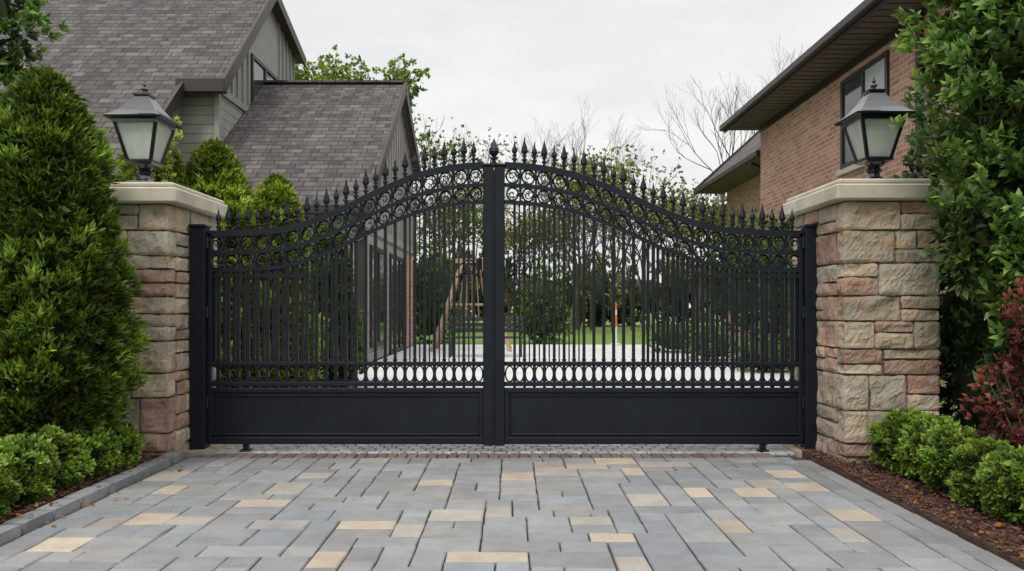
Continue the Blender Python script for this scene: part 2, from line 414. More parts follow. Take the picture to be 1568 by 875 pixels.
def paver(x0,x1,y0,y1,col,top=0.0,gap=.004,bev=.006):
    pv.c=col; x0+=gap;x1-=gap;y0+=gap;y1-=gap
    tz=top+R(-.002,.002)
    z=[tz+R(-.002,.002) for _ in range(4)]
    j=[R(-.003,.003) for _ in range(8)]
    A=[(x0+j[0],y0+j[1]),(x1+j[2],y0+j[3]),(x1+j[4],y1+j[5]),(x0+j[6],y1+j[7])]
    cx,cy=(x0+x1)/2,(y0+y1)/2
    lo=[pv.addv((p[0],p[1],-.035)) for p in A]
    mi=[pv.addv((p[0],p[1],top-bev*.9)) for p in A]
    hi=[pv.addv((p[0]+(bev if p[0]<cx else -bev),p[1]+(bev if p[1]<cy else -bev),z[i])) for i,p in enumerate(A)]
    for a,c in ((lo,mi),(mi,hi)):
        for k in range(4): pv.face([a[k],a[(k+1)%4],c[(k+1)%4],c[k]])
    pv.face(hi)
def greycol(big=True):
    v=R(.84,1.13); t=random.random()
    if big and t<.095: return (.50*v,.42*v,.32*v)
    if big and t<.16: return (.38*v,.345*v,.295*v)
    h=R(-.012,.012)
    return ((.284+h)*v,.287*v,(.287-h)*v)
cell=.0763; X0=-2.44; Y0=1.2; nx=58; ny=63
occ=np.zeros((nx,ny),bool); sizes=[(3,2),(4,3),(3,3),(5,3),(4,2),(5,2),(3,2),(4,2),(2,2),(3,4),(3,3),(2,3)]
def fit(i,j,sx,sy):
    if i+sx>nx or j+sy>ny or occ[i:i+sx,j:j+sy].any(): return False
    if i+sx<nx and not occ[i+sx,j] and (i+sx+1>=nx or occ[i+sx+1,j]): return False
    if j+sy==ny-1: return False
    return True
for j in range(ny):
    i=0
    while i<nx:
        if occ[i,j]: i+=1; continue
        random.shuffle(sizes); ok=None
        for s_ in sizes:
            if fit(i,j,*s_): ok=s_; break
        if ok is None:
            for s_ in [(3,3),(3,2),(2,3),(2,2),(1,3),(3,1),(1,2),(2,1),(1,1)]:
                if i+s_[0]<=nx and j+s_[1]<=ny and not occ[i:i+s_[0],j:j+s_[1]].any(): ok=s_; break
        sx,sy=ok
        occ[i:i+sx,j:j+sy]=True
        paver(X0+i*cell,X0+(i+sx)*cell,Y0+j*cell,Y0+(j+sy)*cell,greycol(sx*sy>5)); i+=sx
xe=X0+nx*cell; ye=Y0+ny*cell
for c in range(2):
    y=Y0+c*.11
    while y<5.9: 
        v=R(.8,1.1); paver(xe+c*.12,xe+(c+1)*.12,y,y+.22,(.26*v,.264*v,.268*v)); y+=.22
x=X0
while x<xe-.02:
    v=R(.7,1.15); paver(x,x+.078,ye,ye+.20,(.20*v,.16*v,.148*v)); x+=.078
for r in range(7):
    x=X0+(r%2)*.05
    while x<2.25:
        v=R(.75,1.15); paver(x,x+.1,ye+.2+r*.1,ye+.3+r*.1,(.43*v,.43*v,.42*v),bev=.01); x+=.1
pv.obj('paver_driveway',[M_paver])
kb=MB(); y=1.2
while y<6.0:
    l=R(.22,.34); v=R(.75,1.1); kb.c=(.27*v,.28*v,.29*v)
    kb.rough(-2.57,-2.45,y+.004,y+l-.004,-.05,.055,step=.04,r=.014,amp=.005); y+=l
kb.obj('stone_kerb',[M_kerb])
def bed(name,x0,x1,y0,y1,z):
    mb=MB(); nxx=int((x1-x0)/.06); nyy=int((y1-y0)/.06); mb.c=(.085,.042,.027)
    def zz_(i,j):
        if i in (0,nxx) or j in (0,nyy): return -.05
        return z+.02*noise.noise(Vector((i*.3,j*.3,z*9)))+R(-.006,.006)
    def xx_(i): return x0+(x1-x0)*i/nxx if i not in (1,nxx-1) else (x0+.008 if i==1 else x1-.008)
    g=[[mb.addv((xx_(i),y0+(y1-y0)*j/nyy,zz_(i,j))) for j in range(nyy+1)] for i in range(nxx+1)]
    for i in range(nxx):
        for j in range(nyy): mb.face([g[i][j],g[i+1][j],g[i+1][j+1],g[i][j+1]])
    for i in range(14000):
        v=R(.5,2.0); mb.c=(.135*v,.062*v,.038*v)
        px=random.triangular(x0+.02,x1,x1 if x0<0 else x0); px=min(max(px,x0+.02),x1-.02); py=R(max(y0,2.6),y1-.02); a=R(0,6.28); l=R(.006,.022); w_=R(.003,.006)
        ux,uy=math.cos(a),math.sin(a); zz=z+R(.012,.026)
        mb.poly([(px-ux*l+uy*w_,py-uy*l-ux*w_,zz+R(-.006,.006)),(px+ux*l+uy*w_,py+uy*l-ux*w_,zz+R(-.006,.006)),(px+ux*l-uy*w_,py+uy*l+ux*w_,zz+R(-.004,.006)),(px-ux*l-uy*w_,py-uy*l+ux*w_,zz+R(-.004,.006))])
    return mb.obj(name,[M_mulch])
bed('mulch_bed',-5.0,-2.57,1.2,7.5,.035)
bed('mulch_bed',xe+.243,5.0,1.2,7.5,.012)
n=96; P=np.stack([np.concatenate([rng.normal(-2.42,.09,50),rng.uniform(-2.2,2.2,3),rng.uniform(2.2,2.45,43)]),rng.uniform(3.2,5.8,n),np.full(n,.008)],1)
P[:,2]=np.where(P[:,0]<-2.44,.066,np.where(P[:,0]>2.21,.045,.008))
leaves('fallen_leaves',P,np.stack([rng.normal(size=n),rng.normal(size=n),rng.uniform(0,.25,n)],1),rng.uniform(.02,.045,n),rng.uniform(.015,.03,n),np.tile([.38,.15,.03],(n,1))*rng.uniform(.5,1.2,(n,1)),np.tile([.45,.20,.04],(n,1)),M_leaf)

# ------------------------------------------------------------ pillars
def stonecol():
    v=R(.8,1.18); t=random.random()
    if t<.27: return (.46*v,.325*v,.255*v)
    if t<.70: return (.51*v,.44*v,.34*v)
    return (.44*v,.41*v,.34*v)
def pillar(x0,x1,y0,y1,ztop):
    g=group('stone_gate_pillar')
    mb=MB(); mb.box(x0+.035,x1-.035,y0+.035,y1-.035,-.1,ztop); mb.obj('mortar_core',[M_mortar],g)
    st=MB(); z=-.03; hs=[]; 
    while z<ztop-.06:
        h=random.choice([.235,.2,.185,.235,.26]); 
        if ztop-(z+h)<.14: h=ztop-z
        hs.append((z,h)); z+=h
    gp=.005
    def fill(a0,a1,z,h,place):
        a=a0
        while a<a1-.01:
            l=R(.18,.42)
            if a1-(a+l)<.12: l=a1-a
            if l>.2 and random.random()<.55 :
                k=R(.4,.6)*h; 
                if random.random()<.35 and l>.3:
                    mseg=a+l*R(.4,.6)
                    segs=[(a,a+l,z,z+k),(a,mseg,z+k,z+h),(mseg,a+l,z+k,z+h)]
                else: segs=[(a,a+l,z,z+k),(a,a+l,z+k,z+h)]
            else: segs=[(a,a+l,z,z+h)]
            for s_ in segs:
                st.c=stonecol(); place(s_[0]+gp,s_[1]-gp,s_[2]+gp,s_[3]-gp)
            a+=l
    for z,h in hs:
        fill(x0,x1,z,h,lambda a,b_,c,d:st.rough(a,b_,y0,y0+.13,c,d,step=.018,amp=.024))
        fill(y0+.135,y1,z,h,lambda a,b_,c,d:st.rough(x1-.12,x1,a,b_,c,d,amp=.018))
        fill(y0+.135,y1,z,h,lambda a,b_,c,d:st.rough(x0,x0+.12,a,b_,c,d,amp=.018))
    st.obj('stone_facing',[M_stone],g)
    cp=MB(); o=.075
    cp.box(x0-o,x1+o,y0-o,y1+o,ztop+.002,ztop+.115,bev=.012)
    cp.box(x0-o+.03,x1+o-.03,y0-o+.03,y1+o-.03,ztop+.116,ztop+.155,bev=.012)
    cp.obj('limestone_cap',[M_cap],g); return ztop+.155
zl=pillar(-3.15,-2.53,5.88,6.85,1.9)
zr=pillar(2.38,3.08,5.72,6.75,1.9)

# ------------------------------------------------------------ lanterns
def lantern(x,y,z):
    g=group('pillar_lantern'); q=math.pi/4; s2=math.sqrt(2)
    m=MB()
    m.lathe(x,y,z,[(.14*s2,0),(.14*s2,.02),(.11*s2,.03),(.10*s2,.05),(.055*s2,.062),(.045*s2,.075)],4,rot=q)
    m.lathe(x,y,z,[(.05,.07),(.042,.10),(.062,.125),(.045,.145),(.070,.165),(.088,.19)],16)
    m.lathe(x,y,z,[(.085*s2,.185),(.103*s2,.192),(.103*s2,.212),(.09*s2,.22)],4,rot=q)
    zb=.218; zt=.50; wb=.09; wt=.158
    for sx in (-1,1):
        for sy in (-1,1):
            m.beam((x+sx*wb,y+sy*wb,z+zb),(x+sx*wt,y+sy*wt,z+zt),.022,.022,up=(0,1,0))
    for sx,sy in ((1,0),(-1,0),(0,1),(0,-1)):
        if sx: m.box(x+sx*wt-.013,x+sx*wt+.013,y-wt-.014,y+wt+.014,z+zt-.012,z+zt+.016)
        else: m.box(x-wt-.012,x+wt+.012,y+sy*wt-.015,y+sy*wt+.015,z+zt-.014,z+zt+.018)
    m.lathe(x,y,z,[(.212*s2,zt+.018),(.218*s2,zt+.032),(.195*s2,zt+.045),(.145*s2,zt+.085),(.105*s2,zt+.135),(.072*s2,zt+.185),(.055*s2,zt+.215),(.064*s2,zt+.222),(.064*s2,zt+.236),(.03*s2,zt+.248)],4,rot=q)
    m.lathe(x,y,z+zt+.245,[(.018,0),(.014,.015),(.028,.03),(.02,.045),(.01,.055),(.016,.065),(.003,.1)],10)
    m.obj('metal_frame',[M_lampmetal],g)
    p=MB(); e=.004
    for a in range(4):
        cs=[(1,0),(0,1),(-1,0),(0,-1)][a]; t=(-cs[1],cs[0])
        def pt(w_,s_,h_): return (x+cs[0]*(w_-e)+t[0]*s_*w_*.93,y+cs[1]*(w_-e)+t[1]*s_*w_*.93,z+h_)
        p.poly([pt(wb,-1,zb+.004),pt(wb,1,zb+.004),pt(wt,1,zt-.006),pt(wt,-1,zt-.006)])
    p.obj('glass_panes',[M_frost],g)
    c=MB(); c.lathe(x,y,z+zb,[(.03,0),(.03,.1),(.022,.11),(.03,.15),(.018,.2),(.004,.22)],10); c.obj('bulb',[M_cap],g,smooth=True)
lantern(-2.86,6.2,zl); lantern(2.77,6.1,zr)

# ------------------------------------------------------------ gate
GY=6.29
gate=group('driveway_gate')
TT=[0,.07,.14,.24,.33,.43,.52,.62,.71,.81,.9,1]
Y1=[255,257,261,271,286,305,324,341,352,357,359,360]
zz1=[CAMZ+(470-v)/194 for v in Y1]   # heights (m) of the top rail from centre to hinge side
def cinterp(t):
    t=min(max(t,0),1)
    for i in range(len(TT)-1):
        if t<=TT[i+1]: break
    def sl(k):
        k=min(max(k,0),len(TT)-1); a=max(k-1,0); c=min(k+1,len(TT)-1)
        return (zz1[c]-zz1[a])/(TT[c]-TT[a])
    h=TT[i+1]-TT[i];u=(t-TT[i])/h
    m0,m1=sl(i)*h,sl(i+1)*h
    return (2*u**3-3*u*u+1)*zz1[i]+(u**3-2*u*u+u)*m0+(-2*u**3+3*u*u)*zz1[i+1]+(u**3-u*u)*m1
top=lambda t:cinterp(t)
sec=lambda t:cinterp(t)-.148
thd=lambda t:cinterp(t)-.148-.135
FLAT=CAMZ+(470-423)/194
ZB=.058; ZP=.50; ZC0=.53; ZC1=.69
def spear(m,x,z,h=.17,w=.026):
    m.lathe(x,GY,z,[(.012,0),(.012,.028),(.022,.032),(.022,.044),(.011,.05),(.010,.06),(.018,.064),(.018,.074),(.010,.08),(w*.8,.092),(w,.106),(w*.74,.125+(h-.15)*.4),(w*.36,h*.93),(.001,h+.035)],8,sy=.7)
def ring(m,cx,cz,rx,rz,t=.0065,tilt=0):
    m.tube([(cx+rx*math.cos(a)*1.0,GY,cz+rz*math.sin(a)+tilt*rx*math.cos(a)) for a in [2*math.pi*k/18 for k in range(18)]],t,5,closed=True)
def leaf(name,xc,xo):
    m=MB(); L=xo-xc; X=lambda t:xc+L*t
    ts=[i/60 for i in range(61)]
    for fn,h,d in ((top,.036,.026),(sec,.03,.022),(thd,.03,.022)):
        m.strip([(X(t),fn(t)) for t in ts],GY-d,GY+d,h)
    m.strip([(X(t),top(t)+.026) for t in ts],GY-.015,GY+.015,.014)
    t0=.64
    m.beam((X(t0),GY,FLAT),(X(.998),GY,FLAT),.04,.028)
    a,b_=min(xc,xo),max(xc,xo)
    for z,h in ((ZC1,.032),(ZC0,.034)): m.box(a,b_,GY-.024,GY+.024,z-h/2,z+h/2,bev=.004)
    m.box(a,b_,GY-.03,GY+.03,ZP-.035,ZP,bev=.005); m.box(a,b_,GY-.03,GY+.03,ZB,ZB+.055,bev=.005)
    m.box(a+.002,b_-.002,GY-.008,GY+.008,ZB+.05,ZP-.03)
    i0,i1,j0,j1=a+.05,b_-.04,ZB+.085,ZP-.065
    for sgn in (-1,1):
        yy=GY+sgn*.014
        m.box(i0,i1,yy-.012,yy+.012,j0-.014,j0,bev=.004); m.box(i0,i1,yy-.012,yy+.012,j1,j1+.014,bev=.004)
        m.box(i0-.014,i0,yy-.011,yy+.011,j0-.014,j1+.014,bev=.004); m.box(i1,i1+.014,yy-.011,yy+.011,j0-.014,j1+.014,bev=.004)
    m.box(a,a+.035,GY-.028,GY+.028,ZB+.05,ZP-.03,bev=.004); m.box(b_-.03,b_,GY-.027,GY+.027,ZB+.05,ZP-.03,bev=.004)
    hs=1 if xo>xc else -1
    m.box(min(xo,xo-hs*.03),max(xo,xo-hs*.03),GY-.026,GY+.026,ZP-.001,top(1)+.01,bev=.004)
    n=max(2,round(abs(L)/.0785)); 
    for k in range(1,n):
        t=k/n; x=X(t); th=.0105+.004*t
        m.box(x-th,x+th,GY-.011,GY+.011,ZP-.02,thd(t))
        spear(m,x,top(t)+.022,.155 if k%2 else .185,.024 if k%2 else .028)
        for zc in (ZC1+.03,ZC0+.028): m.box(x-th-.005,x+th+.005,GY-.016,GY+.016,zc-.006,zc+.006)
    for k in range(n):
        t=(k+.5)/n; x=X(t)
        ring(m,x,(ZC0+ZC1)/2,.033,.062)
        if 0<k<n-1 and (t<.27):
            m.box(x-.0055,x+.0055,GY-.006,GY+.006,ZC1,thd(t))
        elif t>.45:
            m.box(x-.011,x+.011,GY+.016,GY+.024,ZC1,thd(t))
    n2=round(abs(L)/.121)
    for k in range(n2):
        t=(k+.5)/n2; x=X(t); d=(top(min(1,t+.01))-top(max(0,t-.01)))/(.02*L)
        c1=(top(t)+sec(t))/2; c2=(sec(t)+thd(t))/2
        ring(m,x,c1,.050,.056,.0075,tilt=d*.8); ring(m,x,c2,.046,.050,.0075,tilt=d*.8)
        for cz,fl,ph in ((c2,1,0),(c1,-1,math.pi)):
            m.tube([(x+hs*fl*(.006+.0052*a_)*math.cos(a_+ph),GY,cz+(.006+.0052*a_)*math.sin(a_+ph)) for a_ in [.7*j for j in range(10)]],.0048,5)
        if k:
            t=k/n2; x=X(t)
            m.box(x-.008,x+.008,GY-.009,GY+.009,thd(t),top(t))
            for cz in ((top(t)+sec(t))/2,(sec(t)+thd(t))/2): m.lathe(x,GY,cz-.016,[(.008,0),(.016,.008),(.016,.024),(.008,.032)],8)
    return m
for nm,xc,xo in (('left_leaf',-.225,-2.395),('right_leaf',-.058,2.29)):
    leaf(nm,xc,xo).obj(nm,[M_gate],gate)
m=MB()
m.box(-.228,-.1445,GY-.04,GY+.04,ZB-.01,CAMZ+(470-256)/194,bev=.006)
m.box(-.1395,-.057,GY-.04,GY+.04,ZB-.01,CAMZ+(470-256)/194,bev=.006)
m.box(-.15,-.134,GY-.052,GY-.041,ZB,CAMZ+(470-262)/194,bev=.003)
zt=CAMZ+(470-256)/194
m.box(-.236,-.05,GY-.046,GY+.046,zt+.001,zt+.022,bev=.006)
m.lathe(-.142,GY,zt+.02,[(.03,0),(.03,.012),(.016,.02),(.014,.035),(.03,.042),(.03,.054),(.014,.062),(.032,.08),(.042,.10),(.036,.125),(.018,.165),(.001,.21)],10)
m.obj('meeting_stiles',[M_gate],gate)
m=MB()
for x0,x1 in ((-2.52,-2.40),(2.295,2.395)):
    m.box(x0,x1,GY-.07,GY+.05,0,1.14+.62,bev=.006); m.box(x0-.008,x1+.008,GY-.078,GY+.058,1.761,1.785,bev=.006)
for s_,x in ((-1,-2.40),(1,2.295)):
    for z in (.35,1.05,1.6): m.lathe(x,GY-.03,z,[(.02,0),(.02,.09)],10)
    m.box(x-.04 if s_>0 else x-.02,x+.02 if s_>0 else x+.04,GY-.03,GY+.03,1.63,1.67,bev=.004)
for x in (-2.1,1.98): 
    m.box(x-.04,x+.04,GY-.04,GY+.05,.0,.014,bev=.004); m.box(x-.02,x+.02,GY-.02,GY+.03,.014,.06,bev=.004)
m.obj('gate_posts',[M_gate],gate)
m=MB()
for sx in (-1,1):
    x=-.142+sx*.115
    m.box(x-.024,x+.024,GY-.06,GY-.03,1.43,1.52,bev=.005); m.tube([(x,GY-.06,1.5),(x,GY-.1,1.5),(x+sx*.01,GY-.105,1.4),(x,GY-.06,1.36)],.008,6)
    xo=-.142+sx*.2
    m.box(xo-.009,xo+.009,GY-.03,GY-.015,1.25,1.56); m.lathe(xo,GY-.022,1.555,[(.008,0),(.016,.012),(.016,.02),(.004,.04)],8)
    for zc in (1.40,1.48):
        m.tube([(xo+.1*u,GY-.024,zc+.03*math.cos(u*3)) for u in [-1,-.75,-.5,-.25,0,.25,.5,.75,1]],.0065,6)
    m.tube([(xo+.045*math.cos(a),GY-.024,1.44+.045*math.sin(a)) for a in [k*.5236 for k in range(12)]],.006,5,closed=True)
m.obj('latch_and_handles',[M_gate],gate)
m=MB()
for x0,x1 in ((-2.6,-2.33),(2.2,2.47)):
    m.c=(.38,.32,.25); m.rough(x0,x1,6.13,6.5,-.05,.022,step=.05,r=.01,amp=.004)
m.obj('post_footings',[M_kerb],gate)

# ------------------------------------------------------------ left house
H=group('siding_house')
def roofplane(mb,x0,x1,ya,za,yb,zb,m=0,th=.12):
    mb.poly([(x0,ya,za),(x1,ya,za),(x1,yb,zb),(x0,yb,zb)],m)
    mb.poly([(x0,ya,za-th),(x0,yb,zb-th),(x1,yb,zb-th),(x1,ya,za-th)],1)
rf=MB()
ZR=9.19; YR=20.2; s1=(9.19-5.96)/3.5
zat=lambda y:ZR-(YR-y)*s1
roofplane(rf,-6.83,-6.0,16.6,zat(16.6),YR,ZR); roofplane(rf,-20,-6.83,13.9,zat(13.9),YR,ZR)
rf.poly([(-20,YR,ZR),(-6,YR,ZR),(-6,23.1,8.3),(-20,23.1,8.3)]); rf.poly([(-20,YR,ZR-.12),(-20,23.1,8.18),(-6,23.1,8.18),(-6,YR,ZR-.12)],1)
def wz(y): return 6.77-(20.07-y)*.722
roofplane(rf,-6.26,-2.7,14.95,wz(14.95),20.07,6.77); 
rf.poly([(-6.26,20.07,6.77),(-2.7,20.07,6.77),(-2.7,23.7,5.0),(-6.26,23.7,5.0)]); rf.poly([(-6.26,20.07,6.65),(-6.26,23.7,4.88),(-2.7,23.7,4.88),(-2.7,20.07,6.65)],1)
rf.obj('shingle_roof',[M_shingle,M_soffit],H)
tr=MB(); e=.1
def rake(x,ya,za,yb,zb): tr.beam((x,ya,za-e),(x,yb,zb-e),.05,.26)
rake(-5.99,16.6,zat(16.6),YR,ZR); rake(-5.99,YR,ZR,23.1,8.3); rake(-6.80,13.9,zat(13.9),16.6,zat(16.6))
rake(-2.69,14.95,wz(14.95),20.07,6.77); rake(-2.69,20.07,6.77,23.7,5.0)
tr.box(-6.95,-5.93,16.42,16.62,zat(16.6)-.3,zat(16.6)-.0,bev=.02)
tr.box(-20,-6.78,13.75,13.92,zat(13.9)-.2,zat(13.9)-.02,bev=.02)
tr.box(-6.26,-2.66,14.8,14.97,wz(14.95)-.2,wz(14.95)-.02,bev=.02)
tr.box(-2.95,-2.82,15.2,15.33,0,3.1); 
tr.obj('trim_and_gutters',[M_trim],H)
tr=MB(); 
tr.beam((-20,YR,ZR+.02),(-6,YR,ZR+.02),.25,.05); tr.beam((-6.26,20.07,6.79),(-2.7,20.07,6.79),.25,.05)
tr.obj('ridge_caps',[M_shingle],H)
wl=MB()
def wallx(x,pts,m): wl.poly([(x,p[0],p[1]) for p in pts],m)
SPL=5.75
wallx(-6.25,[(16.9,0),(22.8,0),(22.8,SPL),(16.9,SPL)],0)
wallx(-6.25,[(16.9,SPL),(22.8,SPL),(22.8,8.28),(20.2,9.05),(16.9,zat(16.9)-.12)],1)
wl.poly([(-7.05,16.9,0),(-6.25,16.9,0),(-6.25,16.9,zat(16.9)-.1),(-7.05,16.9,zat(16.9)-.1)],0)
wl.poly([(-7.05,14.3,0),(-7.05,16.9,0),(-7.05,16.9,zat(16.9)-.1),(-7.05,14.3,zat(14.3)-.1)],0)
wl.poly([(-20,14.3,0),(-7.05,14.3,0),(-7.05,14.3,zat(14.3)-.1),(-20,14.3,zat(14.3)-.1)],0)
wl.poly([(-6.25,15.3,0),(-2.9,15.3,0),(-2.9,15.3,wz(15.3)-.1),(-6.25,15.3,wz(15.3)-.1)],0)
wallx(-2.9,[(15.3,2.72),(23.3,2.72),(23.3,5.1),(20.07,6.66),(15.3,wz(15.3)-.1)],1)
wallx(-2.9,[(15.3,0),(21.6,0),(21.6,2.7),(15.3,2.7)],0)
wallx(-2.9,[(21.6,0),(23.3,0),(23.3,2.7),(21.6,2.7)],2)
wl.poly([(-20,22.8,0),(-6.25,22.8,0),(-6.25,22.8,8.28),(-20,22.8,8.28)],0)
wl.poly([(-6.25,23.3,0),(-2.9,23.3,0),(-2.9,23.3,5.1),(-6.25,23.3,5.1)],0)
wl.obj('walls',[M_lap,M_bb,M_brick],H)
bt=MB()
y=17.0
while y<22.8:
    zt_=min(zat(y)-.12, 9.05-(y-20.2)*.3 if y>20.2 else 99)
    if not (19.0<y<21.2): bt.box(-6.25,-6.205,y-.03,y+.03,SPL+.1,zt_)
    y+=.36
bt.box(-6.25,-6.2,16.88,22.8,SPL-.06,SPL+.1)
y=15.5
while y<23.3:
    zt_=(wz(y)-.12) if y<20.07 else 6.65-(y-20.07)*.487
    bt.box(-2.9,-2.87,y-.025,y+.025,2.8,zt_); y+=.4
bt.box(-2.9,-2.85,15.28,23.3,2.66,2.84)
bt.box(-6.3,-6.2,16.85,16.96,0,5.8)
bt.obj('battens',[M_bb],H)
wn=MB()
def winx(mb,x,y0,y1,z0,z1,s=1,mull=1,fr=.09):
    a,b_=(x,x+.05*s) if s>0 else (x-.05,x)
    mb.box(a,b_,y0,y0+fr,z0,z1,1); mb.box(a,b_,y1-fr,y1,z0,z1,1); mb.box(a,b_,y0+fr,y1-fr,z0,z0+fr,1); mb.box(a,b_,y0+fr,y1-fr,z1-fr,z1,1)
    for k in range(mull):
        yc=y0+(y1-y0)*(k+1)/(mull+1); mb.box(a+.003,b_-.003,yc-.045,yc+.045,z0+fr,z1-fr,1)
    xx=x+.015*s; mb.poly([(xx,y0+fr*.5,z0+fr*.5),(xx,y1-fr*.5,z0+fr*.5),(xx,y1-fr*.5,z1-fr*.5),(xx,y0+fr*.5,z1-fr*.5)],0)
winx(wn,-6.25,19.05,21.15,5.95,7.2,1,1)
winx(wn,-2.9,16.2,18.2,.3,2.4,1,1); winx(wn,-2.9,18.8,21.2,.02,2.4,1,2)
for x0,x1 in ((-5.9,-4.7),(-4.3,-3.2)):
    wn.box(x0,x1,15.26,15.3,.8,2.5,1); wn.poly([(x0+.08,15.255,.88),(x1-.08,15.255,.88),(x1-.08,15.255,2.42),(x0+.08,15.255,2.42)],0)
    wn.box((x0+x1)/2-.03,(x0+x1)/2+.03,15.24,15.26,.88,2.42,1)
wn.obj('windows',[M_win,M_trim],H)

# ------------------------------------------------------------ right house
BH=group('brick_house')
wl=MB()
wl.poly([(7.3,6,0),(7.3,6,6.42),(7.3,23.4,6.42),(7.3,23.4,0)],0)
wl.poly([(7.3,23.4,0),(7.3,23.4,6.42),(16,23.4,6.42),(16,23.4,0)],0)
wl.poly([(7.3,6,0),(16,6,0),(16,6,6.42),(7.3,6,6.42)],0)
wl.poly([(8.36,23.4,0),(8.36,23.4,5.6),(8.36,31,5.6),(8.36,31,0)],0)
wl.poly([(8.36,31,0),(8.36,31,5.6),(10.4,31,8.4),(13,31,5.6),(13,31,0)],0)
wl.obj('walls',[M_brick],BH)
rf=MB()
rf.poly([(6.35,5.4,6.56),(6.35,23.9,6.56),(11.6,23.9,9.0),(11.6,5.4,9.0)][::-1],0)
rf.poly([(11.6,5.4,9.0),(11.6,23.9,9.0),(16.9,23.9,6.56),(16.9,5.4,6.56)][::-1],0)
rf.poly([(6.35,5.4,6.43),(6.35,23.9,6.43),(7.31,23.9,6.43),(7.31,5.4,6.43)],1)
rf.poly([(6.35,23.9,6.43),(6.35,23.9,6.56),(11.6,23.9,9.0),(16.9,23.9,6.56),(16.9,23.9,6.43)],1)
rf.poly([(7.31,23.4,6.43),(16.9,23.4,6.43),(16.9,23.9,6.43),(7.31,23.9,6.43)],1)
rf.poly([(7.3,23.41,5.75),(7.3,31.5,5.75),(10.4,31.5,8.6),(10.4,23.41,8.6)][::-1],0)
rf.poly([(10.4,23.41,8.6),(10.4,31.5,8.6),(13.5,31.5,5.75),(13.5,23.41,5.75)][::-1],0)
rf.poly([(7.3,23.41,5.6),(7.3,31.5,5.6),(8.38,31.5,5.6),(8.38,23.41,5.6)],1)
rf.obj('shingle_roof',[M_shingle,M_soffit],BH)
tr=MB()
tr.box(6.22,6.35,5.4,23.92,6.40,6.57,bev=.02); tr.box(6.35,6.39,5.4,23.9,6.34,6.44)
tr.box(7.18,7.3,23.42,31.52,5.57,5.75,bev=.02)
tr.beam((6.3,23.93,6.5),(11.6,23.93,8.95),.05,.2); tr.beam((7.25,31.53,5.7),(10.4,31.53,8.55),.05,.22)
tr.box(7.2,7.3,14.1,14.24,0,6.4,bev=.02); tr.box(7.27,7.3,6,23.4,6.25,6.42)
tr.beam((7.25,24.2,5.5),(8.3,24.2,5.1),.09,.09); tr.box(8.25,8.36,24.15,24.25,0,5.1)
tr.obj('trim_and_gutters',[M_trim],BH)
sm=MB()
for k in range(60):
    y=5.5+k*.31; sm.box(6.4,7.27,y,y+.012,6.418,6.428)
sm.obj('soffit_grooves',[M_trim],BH)
wn=MB(); winx(wn,7.3,15.4,17.6,4.15,6.1,-1,1,.1); wn.box(7.2,7.3,15.3,17.7,4.03,4.14,2)
winx(wn,7.3,15.4,17.6,1.0,2.9,-1,1,.1); winx(wn,7.3,10.2,12.2,4.15,6.1,-1,1,.1); winx(wn,8.36,26,28,1,2.8,-1,1)
wn.poly([(7.272,15.55,4.3),(7.272,16.4,4.3),(7.272,16.4,6.0),(7.272,15.55,6.0)],3)
wn.obj('windows',[M_win,M_trim,M_cap,M_blind],BH)

# ------------------------------------------------------------ vegetation near
DK=(.03,.065,.016); LT=(.2,.32,.045)
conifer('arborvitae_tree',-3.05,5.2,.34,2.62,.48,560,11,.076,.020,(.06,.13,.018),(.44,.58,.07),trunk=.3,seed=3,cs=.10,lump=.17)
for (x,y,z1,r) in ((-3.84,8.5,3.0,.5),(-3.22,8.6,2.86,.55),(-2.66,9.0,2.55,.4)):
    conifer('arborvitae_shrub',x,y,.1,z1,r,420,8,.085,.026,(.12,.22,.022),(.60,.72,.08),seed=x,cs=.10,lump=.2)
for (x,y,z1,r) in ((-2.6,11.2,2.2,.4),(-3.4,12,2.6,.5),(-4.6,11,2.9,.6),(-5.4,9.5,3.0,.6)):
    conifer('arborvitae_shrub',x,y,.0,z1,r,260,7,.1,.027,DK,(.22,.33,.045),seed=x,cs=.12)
g=group('yellow_green_shrub')
blobfoliage('foliage',[(-3.62,8.0,2.55,.22,.2,.42),(-3.5,8.0,2.2,.25,.2,.3)],150,8,.07,.04,(.14,.22,.02),(.58,.62,.09),g,M_leaf,inner=.2,lump=.4,corek=0)
mb=MB()
for k in range(14):
    a=R(-.25,.25); mb.tube([(-3.58,8.0,0),(-3.58+a*.5,8+R(-.1,.1),1.4),(-3.58+a,8+R(-.2,.2),R(2.3,2.95))],[.014,.010,.003],5)
mb.obj('stems',[M_bark],g)
def hedge(name,xs,y0,y1,r,h,n):
    g=group(name); bl=[]
    for k in range(n):
        y=y0+(y1-y0)*k/(n-1)
        bl.append((xs+R(-.03,.03),y,h*.5+R(-.01,.02),r*R(.9,1.1),r*R(.9,1.1),h*.52*R(.9,1.1)))
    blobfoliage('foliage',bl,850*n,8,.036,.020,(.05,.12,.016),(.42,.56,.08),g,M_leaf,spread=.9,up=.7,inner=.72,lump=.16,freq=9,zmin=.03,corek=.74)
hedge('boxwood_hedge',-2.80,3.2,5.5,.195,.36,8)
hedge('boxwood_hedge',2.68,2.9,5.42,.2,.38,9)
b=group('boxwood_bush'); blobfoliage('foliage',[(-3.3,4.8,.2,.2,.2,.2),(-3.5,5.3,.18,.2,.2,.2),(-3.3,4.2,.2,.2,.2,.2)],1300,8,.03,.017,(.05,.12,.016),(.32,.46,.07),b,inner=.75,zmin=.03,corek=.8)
g=group('laurel_tree')
bl=[(3.5,4.9,3.35,.75,.6,.7),(3.38,5.0,2.6,.60,.55,.55),(3.47,4.95,1.9,.58,.5,.6),(3.5,5.0,1.35,.52,.5,.5),(3.5,5.2,.85,.4,.4,.35)]
